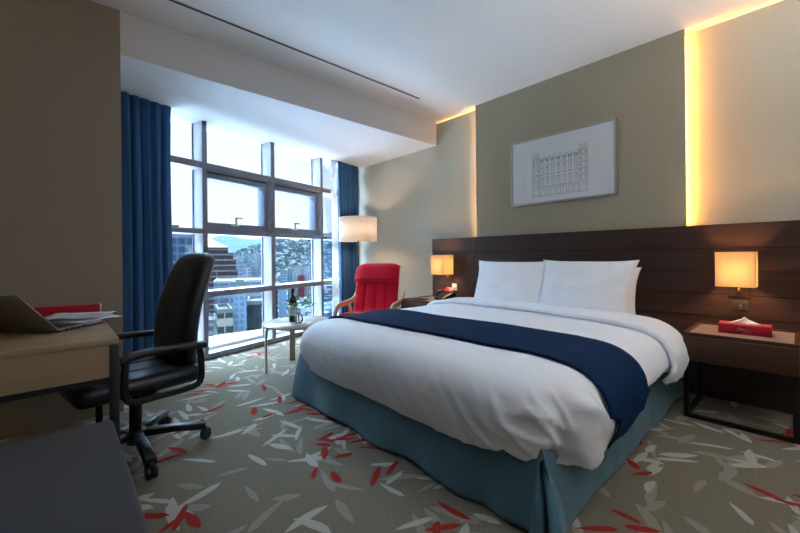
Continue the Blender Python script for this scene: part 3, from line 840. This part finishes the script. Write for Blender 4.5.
# bottle and vase
bt = thing('wine_bottle', (1.64, 3.305, .44), 'dark wine bottle with a pale label on the round table', 'bottle')
B().lathe([(0, .002), (.034, 0), (.037, .006), (.037, .185), (.034, .205), (.018, .235), (.0145, .25), (.0145, .262), (0, .262)], cap=False).done('glass_body', 'bottle', bt, merge=.0001)
B().lathe([(.0146, .25), (.0155, .252), (.0155, .312), (.014, .316), (0, .316)], cap=False).done('foil_capsule', 'black_plastic', bt, merge=.0001)
B().lathe([(.0373, .06), (.0376, .061), (.0376, .158), (.0373, .159)], cap=False).done('label', 'label', bt)
vs = thing('glass_vase', (1.635, 3.185, .44), 'small clear glass vase with green sprigs beside the wine bottle', 'vase')
B().lathe([(0, .0), (.026, 0), (.04, .02), (.043, .04), (.034, .075), (.018, .10), (.016, .12), (.022, .14), (.019, .138), (.0135, .118), (.0155, .1), (.031, .073), (.039, .04), (.036, .022), (.022, .008), (0, .008)], cap=False).done('vase_body', 'vase', vs, merge=.0001)
r = random.Random(4)
tips = [(.10, .02, .20), (.07, -.06, .24), (-.08, .03, .21), (-.05, -.05, .18), (.02, .07, .25), (.13, -.05, .17), (-.11, -.01, .16)]
for (x, y, z) in tips:
    p = spline([(0, 0, .02), (x*.15, y*.15, .12), (x*.6, y*.6, z*.85), (x, y, z)], 5)
    s_ = B().tube(p, .0022, n=6).done('stem', 'stem', vs)
    b = B()
    for q in (.55, .68, .8, .92, 1.0):
        c = p[int(q*(len(p)-1))]
        for sgn in (-1, 1):
            a = math.atan2(y, x)+sgn*r.uniform(.5, 1.2); Ln = r.uniform(.03, .048)
            d = Vector((math.cos(a), math.sin(a), r.uniform(0, .5))).normalized(); n_ = d.cross(Vector((0, 0, 1))).normalized()*.009; up_ = Vector((0, 0, .004))
            b.grid([[tuple(c), tuple(c+d*Ln*.5-n_+up_), tuple(c+d*Ln)], [tuple(c), tuple(c+d*Ln*.5+up_*2), tuple(c+d*Ln)], [tuple(c), tuple(c+d*Ln*.5+n_+up_), tuple(c+d*Ln)]])
    b.done('leaves', 'leaf', s_, solid=.001)

# ------------------------------------------------------------------ red armchair (local +x = facing)
ac = thing('armchair', (2.655, 3.375, 0), 'red cushioned armchair with bent birch frame in front of the blue curtain', 'armchair', rz=math.radians(216))
for sg in (-1, 1):
    y = .305*sg
    pth = spline([(-.34, y, .012), (-.1, y, .012), (.2, y, .014), (.335, y, .06), (.385, y, .2), (.38, y, .40), (.345, y, .485), (.26, y, .515), (.1, y, .515), (-.08, y, .515), (-.24, y, .53), (-.32, y, .56), (-.355, y, .60)], 6)
    B().sweep(pth, rsect(.06, .024, .006), up=Vector((0, 1, 0))).done('side_frame', 'birch', ac)
    B().sweep(spline([(-.02, y*.93, .50), (-.10, y*.93, .36), (-.2, y*.93, .2), (-.34, y*.93, .028)], 5), rsect(.05, .02, .005), up=Vector((0, 1, 0))).done('rear_leg', 'birch', ac)
pf = [(.37, .37), (.27, .36), (.1, .33), (-.05, .315), (-.14, .36), (-.20, .46), (-.27, .64), (-.32, .77), (-.37, .86)]
B().sweep(spline([(x, -.24, z) for x, z in pf], 5), rsect(.045, .022, .005), up=Vector((0, 1, 0))).sweep(spline([(x, .24, z) for x, z in pf], 5), rsect(.045, .022, .005), up=Vector((0, 1, 0))).box(.1, .14, -.29, .29, .31, .33).box(-.2, -.18, -.29, .29, .40, .44).done('seat_frame', 'birch', ac)
def quilted(pf_, w0, w1, t0, name, ch=4, m='red_cloth', off=.035):
    sp = spline([(x, 0, z) for x, z in pf_], 7); n = len(sp); F = []; K = []
    for i, p in enumerate(sp):
        t = (sp[min(i+1, n-1)]-sp[max(i-1, 0)]).normalized(); nn = Vector((t.z, 0, -t.x))
        if nn.z < 0 and i < n*.4: nn = -nn
        q = i/(n-1); end = min(1, (.0+min(i, n-1-i))/2.0); th = t0*math.sqrt(max(.03, 1-(1-end)**2))
        hw = w0+(w1-w0)*q
        a, c = [], []
        for j in range(41):
            v_ = -1+2*j/40; e = (1-abs(v_)**6)**.5
            d = abs(((v_+1)/2*ch) % 1-.5)*2      # 1 at the seams
            g = .6*max(0, (d-.6)/.4)**2 if 0 < j < 40 and abs(v_) < .97 else 0
            ctr = p+nn*off
            a.append(tuple(ctr+nn*th*e*(1-g)+Vector((0, hw*v_, 0)))); c.append(tuple(ctr-nn*th*e*.8+Vector((0, hw*v_, 0))))
        F.append(a); K.append(c)
    b = B().grid(F).grid(K, flip=True)
    b.poly(F[0]+K[0][::-1]); b.poly(F[-1]+K[-1][::-1])
    for side in (0, -1):
        for i in range(n-1): b.poly([F[i][side], F[i+1][side], K[i+1][side], K[i][side]])
    return b.done(name, m, ac, merge=.0006)
def offs(pf_): return pf_
pf2 = [(.38, .385), (.27, .378), (.1, .345), (-.03, .335), (-.125, .38), (-.18, .47), (-.25, .65), (-.30, .77), (-.345, .86)]
quilted(pf2, .27, .265, .036, 'cushion')
# headrest pillow over the top of the back
pf3 = [(-.215, .74), (-.245, .79), (-.275, .84), (-.31, .885), (-.36, .895)]
quilted(pf3, .275, .272, .045, 'headrest', ch=1, off=.03)

# ------------------------------------------------------------------ floor lamp
fl = thing('floor_lamp', (3.06, 4.19, 0), 'lit floor lamp with a wide white drum shade behind the red armchair', 'floor lamp')
B().cyl((0, 0, 0), .15, .018, n=40).done('base', 'black_steel', fl)
B().cyl((0, 0, .018), .011, 1.33, n=14).done('pole', 'black_steel', fl)
B().lathe([(.262, 1.262), (.262, 1.592), (.259, 1.592), (.259, 1.262), (.262, 1.262)], n=48, cap=False).done('lamp_shade', 'shade_white', fl, merge=.0001)
sp_b = B()
for k in range(3):
    a = 2*PI*k/3; sp_b.tube([(0, 0, 1.33), (.26*math.cos(a), .26*math.sin(a), 1.33)], .003, n=6)
sp_b.done('shade_spider', 'black_steel', fl)
B().sphere((0, 0, 1.41), .045, sz=1.2).done('bulb', emit('soft_warm_bulb', (1, .68, .42, 1), 52), fl)

# fill lamp added out of view to brighten the ceiling
ul = thing('added_fill_lamp', (1.9, -1.08, 0), 'added unseen black floor uplighter behind the camera, filling the ceiling with light', 'floor lamp')
B().cyl((0, 0, 0), .14, .02, n=36).done('base', 'black_steel', ul)
B().cyl((0, 0, .02), .012, 1.36, n=14).done('pole', 'black_steel', ul)
B().lathe([(.012, 1.37), (.08, 1.38), (.15, 1.43), (.18, 1.49), (.175, 1.49), (.145, 1.435), (.08, 1.39), (.012, 1.385)], n=40, cap=False).done('bowl', 'black_steel', ul)
B().sphere((0, 0, 1.42), .03).done('bulb', emit('fill_bulb', (.9, .95, 1, 1), 30), ul)
# ------------------------------------------------------------------ the city outside
CY = math.radians(47.4421)
FW = Vector((math.cos(CY), math.sin(CY), 0)); RT = Vector((math.sin(CY), -math.cos(CY), 0))
def loc(R, F, z): return FW*F+RT*R+Vector((0, 0, z))
GZ = -75
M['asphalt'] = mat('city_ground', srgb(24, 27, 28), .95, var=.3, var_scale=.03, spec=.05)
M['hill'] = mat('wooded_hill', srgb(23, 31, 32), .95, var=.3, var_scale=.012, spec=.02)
M['mountain'] = mat('distant_mountain', srgb(32, 44, 50), .95, var=.12, var_scale=.004, spec=.02)  # blue-grey tint in the colour stands in for haze
M['h1'] = mat('house_wall_pale', srgb(74, 82, 88), .9, var=.1, var_scale=.1, spec=.05)  # house colours below are tinted bluish in place of haze
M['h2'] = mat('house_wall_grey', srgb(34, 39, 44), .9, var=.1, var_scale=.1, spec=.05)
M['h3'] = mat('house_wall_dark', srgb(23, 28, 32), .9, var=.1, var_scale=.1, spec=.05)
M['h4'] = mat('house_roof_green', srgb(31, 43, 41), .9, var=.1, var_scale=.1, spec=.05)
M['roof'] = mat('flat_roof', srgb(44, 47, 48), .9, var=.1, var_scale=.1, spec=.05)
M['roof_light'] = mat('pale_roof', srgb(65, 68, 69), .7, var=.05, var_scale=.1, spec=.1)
M['tree'] = mat('tree_foliage', srgb(20, 29, 30), .95, var=.3, var_scale=.4, spec=.02)  # foliage colour shifted to blue-grey to suggest haze
M['f_brown'] = facade('brown_tower_facade', srgb(41, 38, 39), srgb(16, 14, 16), 400, 3.4, .999, .72)
M['f_blue'] = facade('blue_glass_facade', srgb(26, 34, 43), srgb(12, 20, 31), 3.2, 3.4, .8, .75)
M['f_sky'] = facade('pale_blue_facade', srgb(43, 54, 64), srgb(32, 45, 56), 1.6, 1.8, .7, .7)
M['f_dark'] = facade('dark_glass_facade', srgb(14, 20, 24), srgb(9, 13, 17), 2.2, 3.4, .85, .85)
M['f_white'] = facade('white_apartment_facade', srgb(52, 57, 61), srgb(26, 34, 41), 3.6, 2.9, .55, .5)
M['f_beige'] = facade('beige_band_facade', srgb(56, 56, 51), srgb(15, 20, 22), 300, 4.2, .999, .45)
M['f_grid'] = facade('grid_facade', srgb(41, 49, 56), srgb(20, 28, 37), 3.0, 3.0, .65, .6)
M['f_pale'] = facade('pale_office_facade', srgb(44, 52, 60), srgb(29, 39, 48), 4, 3.6, .85, .6)
M['red_paint'] = mat('red_cladding', srgb(48, 17, 24), .8, var=.05, var_scale=.2, spec=.05)

# pale slab added unseen below the window to bounce sunlight onto the ceiling
M['bounce_slab'] = mat('bounce_slab_pale', srgb(176, 180, 184), .9, var=.02, var_scale=.5, spec=.05)
struct(B().box(-90, 90, 18, 39, -16.4, -16, M4=Matrix.Translation((0, 0, 0)) @ Matrix.Rotation(WA, 4, 'Z')).done('sun_bounce_slab', 'bounce_slab'))
# ground and hills
def ridge(R, F):
    u = R/F
    h = GZ
    h += 150*sm(560, 1500, F)*(1+.10*math.sin(u*31+1)+.05*math.sin(u*73))*(.62+.38*sm(-.42, -.30, u))
    return h
G = []
for i in range(60):
    F = 60+i*26 if i < 50 else 1360+(i-50)*40
    G.append([tuple(loc(F*(-.75+.7*j/50), F, ridge(F*(-.75+.7*j/50), F)+2.5*noise.noise(Vector((F*.02, j*.4, 0)))*sm(600, 900, F))) for j in range(51)])
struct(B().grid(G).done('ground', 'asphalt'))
G = []
for i in range(16):
    F = 2600+i*120
    G.append([tuple(loc(F*(-.9+1.2*j/90), F, GZ+sm(2600, 3800, F)*(250+36*math.sin(j*.23)+22*math.sin(j*.61+1)+10*noise.noise(Vector((j*.5, i*.3, 2)))))) for j in range(91)])
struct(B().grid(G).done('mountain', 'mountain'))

def building(name, u0, u1, F, zt, dep, m, label, ang=0, roof='roof', parapet=1.2, crown=None, group=None, steps=()):
    """u = lateral / forward slope; a block standing on the ground at forward distance F"""
    R0, R1 = u0*F, u1*F; w = (R1-R0)*math.cos(math.atan((u0+u1)/2))
    t = thing(name, loc((R0+R1)/2, F, GZ), label, 'building', rz=CY-PI/2+ang-math.atan((u0+u1)/2), group=group)
    H = zt-GZ
    B().box(-w/2, w/2, 0, dep, 0, H).done('facade', m, t)
    r_ = B().box(-w/2, w/2, 0, dep, H, H+.3)
    if parapet:
        p = .6
        r_.box(-w/2, w/2, 0, p, H+.3, H+parapet).box(-w/2, w/2, dep-p, dep, H+.3, H+parapet).box(-w/2, -w/2+p, p, dep-p, H+.3, H+parapet).box(w/2-p, w/2, p, dep-p, H+.3, H+parapet)
    r_.done('roof', roof, t)
    for (a, b_, h) in steps:
        B().box(-w/2+w*a, -w/2+w*b_, dep*.1, dep*.8, H, H+h).done('upper_block', m, t)
    return t
U = lambda px: (px-400)/371.08
Z = lambda py, F: 1.06+(255.5-py)/371.08*F+.0098*0
# offices near the left of the window
building('office_block', U(120), U(200), 150, Z(234, 150), 30, 'f_blue', 'blue glass office block behind the black swivel chair', steps=((.62, .75, 5),))
building('office_block', U(185.5), U(198), 128, Z(247, 128), 14, 'f_grid', 'smaller pale gridded block standing in front of the blue glass office block')
# brown stepped tower with pale pyramid roof
F = 230
bt_ = thing('office_tower', loc(U(217)*F, F, GZ), 'dark brown banded tower with stepped top and pale sloping roof', 'building', rz=CY-PI/2-math.atan(U(217)))
def bx(u0, u1, v, dz=0, y0=0, y1=30):
    x0, x1 = (U(u0)-U(217))*F*.9, (U(u1)-U(217))*F*.9
    return (x0, x1, y0, y1, 0, Z(v, F)-GZ)
B().box(*bx(194, 238, 267)).done('shaft', 'f_brown', bt_)
B().box(*bx(194, 236.5, 257, y0=2, y1=28)).done('upper_block', 'f_brown', bt_)
B().box(*bx(194, 233.5, 251, y0=4, y1=26)).done('upper_block', 'f_brown', bt_)
B().box(*bx(194, 228.5, 245.3, y0=6, y1=24)).done('upper_block', 'f_brown', bt_)
x0, x1 = (U(191)-U(217))*F*.9, (U(229.5)-U(217))*F*.9; zt_ = Z(245.3, F)-GZ; zp = Z(232.5, F)-GZ; xm = (U(203)-U(217))*F*.9
b = B()
base = [(x0, 5.5, zt_), (x1, 5.5, zt_), (x1, 24.5, zt_), (x0, 24.5, zt_)]
for a, c in zip(base, base[1:]+base[:1]): b.poly([a, c, (xm, 15, zp)])
b.poly(base[::-1]); b.done('pyramid_roof', 'roof_light', bt_)
# glass complex with a pale flat roof
building('glass_complex', U(214), U(268), 150, Z(281, 150), 24, 'f_pale', 'low glass building with a pale flat roof in front of the brown tower', roof='roof_light', parapet=.9)
building('glass_tower', U(233), U(246), 112, Z(284, 112), 10, 'f_sky', 'narrow pale blue glass tower rising below the window transom')
building('dark_block', U(246.5), U(272), 118, Z(303, 118), 16, 'f_dark', 'dark glass block just right of the pale blue tower')
building('banded_block', U(217), U(232.5), 105, Z(311.5, 105), 14, 'f_beige', 'low block with beige balcony bands left of the pale blue tower', ang=math.radians(4))
building('low_block', U(196), U(216), 120, Z(322, 120), 16, 'f_white', 'low pale block seen at the bottom left of the window')
# apartments in the middle distance
building('apartment_block', U(245), U(251), 330, Z(266, 330), 14, 'f_white', 'white apartment slab behind the pale flat roof, left of a grey one')
building('apartment_block', U(251.5), U(263), 345, Z(267, 345), 14, 'f_grid', 'grey apartment block right of the white slab behind the flat roof')
building('apartment_block', U(234), U(244), 380, Z(263, 380), 14, 'f_pale', 'blue grey apartment block just right of the brown tower')
building('apartment_block', U(293.5), U(300), 520, Z(266, 520), 14, 'f_white', 'white apartment tower, left half of the pair with red cladding')
tw = building('apartment_block', U(301), U(308.5), 530, Z(266, 530), 14, 'f_white', 'white apartment tower with a red clad lower front')
tag(B().box((U(298)-U(299))*515, (U(304)-U(299))*515, 0, 12, 0, Z(274.5, 515)-GZ).done('clad_block', 'red_paint', loc=loc(U(299)*515, 515, GZ), rot=(0, 0, CY-PI/2-math.atan(U(299)))), 'small dark red block in front of the white apartment towers', 'building')
building('apartment_block', U(280), U(286.5), 470, Z(271, 470), 14, 'f_pale', 'pale blue apartment block at the left of the hillside view')
building('apartment_block', U(287.2), U(293), 490, Z(269, 490), 14, 'f_grid', 'grey gridded apartment block between the pale blue one and white towers')
building('apartment_block', U(309.5), U(315), 500, Z(266, 500), 14, 'f_pale', 'blue apartment block at the right of the white towers')
building('glass_tower', U(278), U(286), 200, Z(289, 200), 12, 'f_sky', 'pale blue glass tower behind the wine bottle')
building('dark_block', U(268), U(277.5), 170, Z(287, 170), 12, 'f_dark', 'dark blue block behind the round table, left of the pale tower')
r = random.Random(21)
for k in range(16):
    u = 235+k*1.9; F = r.uniform(640, 900); v = r.uniform(247, 254)
    building('apartment_block', U(u), U(u+r.uniform(1.1, 1.6)), F, Z(v, F), 12, r.choice(['f_pale', 'f_grid', 'f_white']), 'slim distant apartment tower standing in the row below the mountains', group='distant apartment towers below the mountains', parapet=0)
# countless small houses and trees over the plain and the hillside
tr_ = B()
V_ = []; F_ = []; MI = []
def house(R, F, z, w, d, h, a, mi):
    o = loc(R, F, z); ca, sa = math.cos(CY+a), math.sin(CY+a); b0 = len(V_)
    for zz in (-4, h):
        for sx, sy in ((-1, -1), (1, -1), (1, 1), (-1, 1)):
            px, py = sx*w/2, sy*d/2; V_.append((o.x+px*ca-py*sa, o.y+px*sa+py*ca, o.z+zz))
    for q in ((4, 5, 6, 7), (0, 1, 5, 4), (1, 2, 6, 5), (2, 3, 7, 6), (3, 0, 4, 7)):
        F_.append(tuple(b0+k for k in q)); MI.append(mi if len(F_) % 5 != 1 else r.choice([0, 1, 3]))
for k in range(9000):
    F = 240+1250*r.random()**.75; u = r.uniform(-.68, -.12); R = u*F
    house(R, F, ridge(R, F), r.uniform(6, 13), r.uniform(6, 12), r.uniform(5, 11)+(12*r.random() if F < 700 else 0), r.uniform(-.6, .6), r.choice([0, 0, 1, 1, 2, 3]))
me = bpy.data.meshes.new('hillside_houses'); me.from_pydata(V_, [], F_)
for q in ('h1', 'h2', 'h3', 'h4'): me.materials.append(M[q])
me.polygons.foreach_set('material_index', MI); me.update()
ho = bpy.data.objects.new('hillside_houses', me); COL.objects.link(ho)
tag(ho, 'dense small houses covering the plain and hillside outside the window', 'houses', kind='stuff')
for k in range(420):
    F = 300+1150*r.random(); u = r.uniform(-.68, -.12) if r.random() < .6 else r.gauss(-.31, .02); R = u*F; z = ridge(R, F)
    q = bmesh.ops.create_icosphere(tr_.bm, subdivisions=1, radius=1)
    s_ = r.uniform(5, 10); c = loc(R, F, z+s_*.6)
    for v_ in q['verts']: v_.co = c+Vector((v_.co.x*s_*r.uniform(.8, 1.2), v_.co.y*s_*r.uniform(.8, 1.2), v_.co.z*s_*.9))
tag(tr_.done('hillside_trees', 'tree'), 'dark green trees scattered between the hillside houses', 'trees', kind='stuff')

# ------------------------------------------------------------------ world, sun, lamps
w = bpy.data.worlds.new('sky'); sc.world = w; w.use_nodes = True
n = w.node_tree.nodes; l = w.node_tree.links; bg = n['Background']
tc = n.new('ShaderNodeTexCoord'); sp = n.new('ShaderNodeSeparateXYZ'); l.new(tc.outputs['Generated'], sp.inputs[0])
cr = n.new('ShaderNodeValToRGB'); l.new(sp.outputs[2], cr.inputs['Fac'])
e = cr.color_ramp.elements
SKY = [(0.0, (.86, .95, 1.0), .205), (.12, (.80, .93, 1.0), .21), (.36, (.72, .89, 1.0), .235), (.52, (.58, .79, 1.0), 7.6), (1, (.58, .79, 1.0), 7.6)]
MX = 7.6
while len(e) < len(SKY): e.new(.5)
for q, (p, c, s_) in zip(e, SKY): q.position = p; q.color = (c[0]*s_/MX, c[1]*s_/MX, c[2]*s_/MX, 1)
nz = n.new('ShaderNodeTexNoise'); nz.inputs['Scale'].default_value = 3.2; nz.inputs['Detail'].default_value = 6
mp = n.new('ShaderNodeMapping'); mp.inputs['Scale'].default_value = (1, 1, 3.2); l.new(tc.outputs['Generated'], mp.inputs[0]); l.new(mp.outputs[0], nz.inputs['Vector'])
c2 = n.new('ShaderNodeValToRGB'); c2.color_ramp.elements[0].position = .5; c2.color_ramp.elements[1].position = .68
c2.color_ramp.elements[0].color = (0, 0, 0, 1); c2.color_ramp.elements[1].color = (.6, .6, .6, 1); l.new(nz.outputs['Fac'], c2.inputs['Fac'])
mx = n.new('ShaderNodeMixRGB'); mx.blend_type = 'MIX'; l.new(c2.outputs[0], mx.inputs[0]); l.new(cr.outputs[0], mx.inputs[1]); mx.inputs[2].default_value = (.235/MX, .24/MX, .245/MX, 1)
l.new(mx.outputs[0], bg.inputs['Color']); SKYS = 2.2; bg.inputs['Strength'].default_value = SKYS*MX

def lamp(name, typ, loc_, energy, col, size=.1, rot=None, **kw):
    d = bpy.data.lights.new(name, typ); d.energy = energy; d.color = col
    if typ == 'POINT': d.shadow_soft_size = size
    if typ == 'SUN': d.angle = size
    if typ == 'AREA': d.size = size
    for k, v_ in kw.items(): setattr(d, k, v_)
    o = bpy.data.objects.new(name, d); COL.objects.link(o); o.location = loc_
    if rot: o.rotation_euler = rot
    return o
sun = lamp('sun', 'SUN', (0, -5, 20), 3.6, (.86, .96, 1), math.radians(3))
sun.rotation_euler = Vector((.10, .26, -.96)).to_track_quat('-Z', 'Y').to_euler()
lamp('fill_spot', 'SPOT', (1.9, -1.08, 1.47), 96, (.87, .94, 1), rot=(PI, 0, 0), spot_size=math.radians(168), spot_blend=1, shadow_soft_size=.08)  # added spot, lifts the ceiling brightness from out of view
# portal over the window so that daylight is sampled well
pd = bpy.data.lights.new('window_daylight', 'AREA'); pd.shape = 'RECTANGLE'; pd.size = 3.45; pd.size_y = 2.45; pd.cycles.is_portal = True
po = bpy.data.objects.new('window_daylight', pd); COL.objects.link(po)
po.location = wp(2.02, .3, 1.25); po.rotation_euler = (math.radians(-90), 0, WA)

# ------------------------------------------------------------------ camera
cd = bpy.data.cameras.new('camera'); cam = bpy.data.objects.new('camera', cd); COL.objects.link(cam); sc.camera = cam
cd.sensor_width = 36; cd.sensor_fit = 'HORIZONTAL'; cd.lens = 36*371.0837/800; cd.clip_start = .02; cd.clip_end = 9000
cd.shift_y = -(266.5-255.4886)/800
ro = math.radians(-.5622); UP = Vector((0, 0, 1))
cr_ = RT*math.cos(ro)+UP*math.sin(ro); cu = -RT*math.sin(ro)+UP*math.cos(ro)
m4 = Matrix((cr_, cu, -FW)).transposed().to_4x4(); m4.translation = (0, 0, 1.06)
cam.matrix_world = m4

vs_ = sc.view_settings; vs_.view_transform = 'Standard'; vs_.look = 'None'; vs_.gamma = 1; vs_.use_curve_mapping = False; vs_.exposure = 1.62
sc.cycles.max_bounces = 12; sc.cycles.diffuse_bounces = 8; sc.cycles.transparent_max_bounces = 16
sc.cycles.use_denoising = True; sc.cycles.sample_clamp_indirect = 8
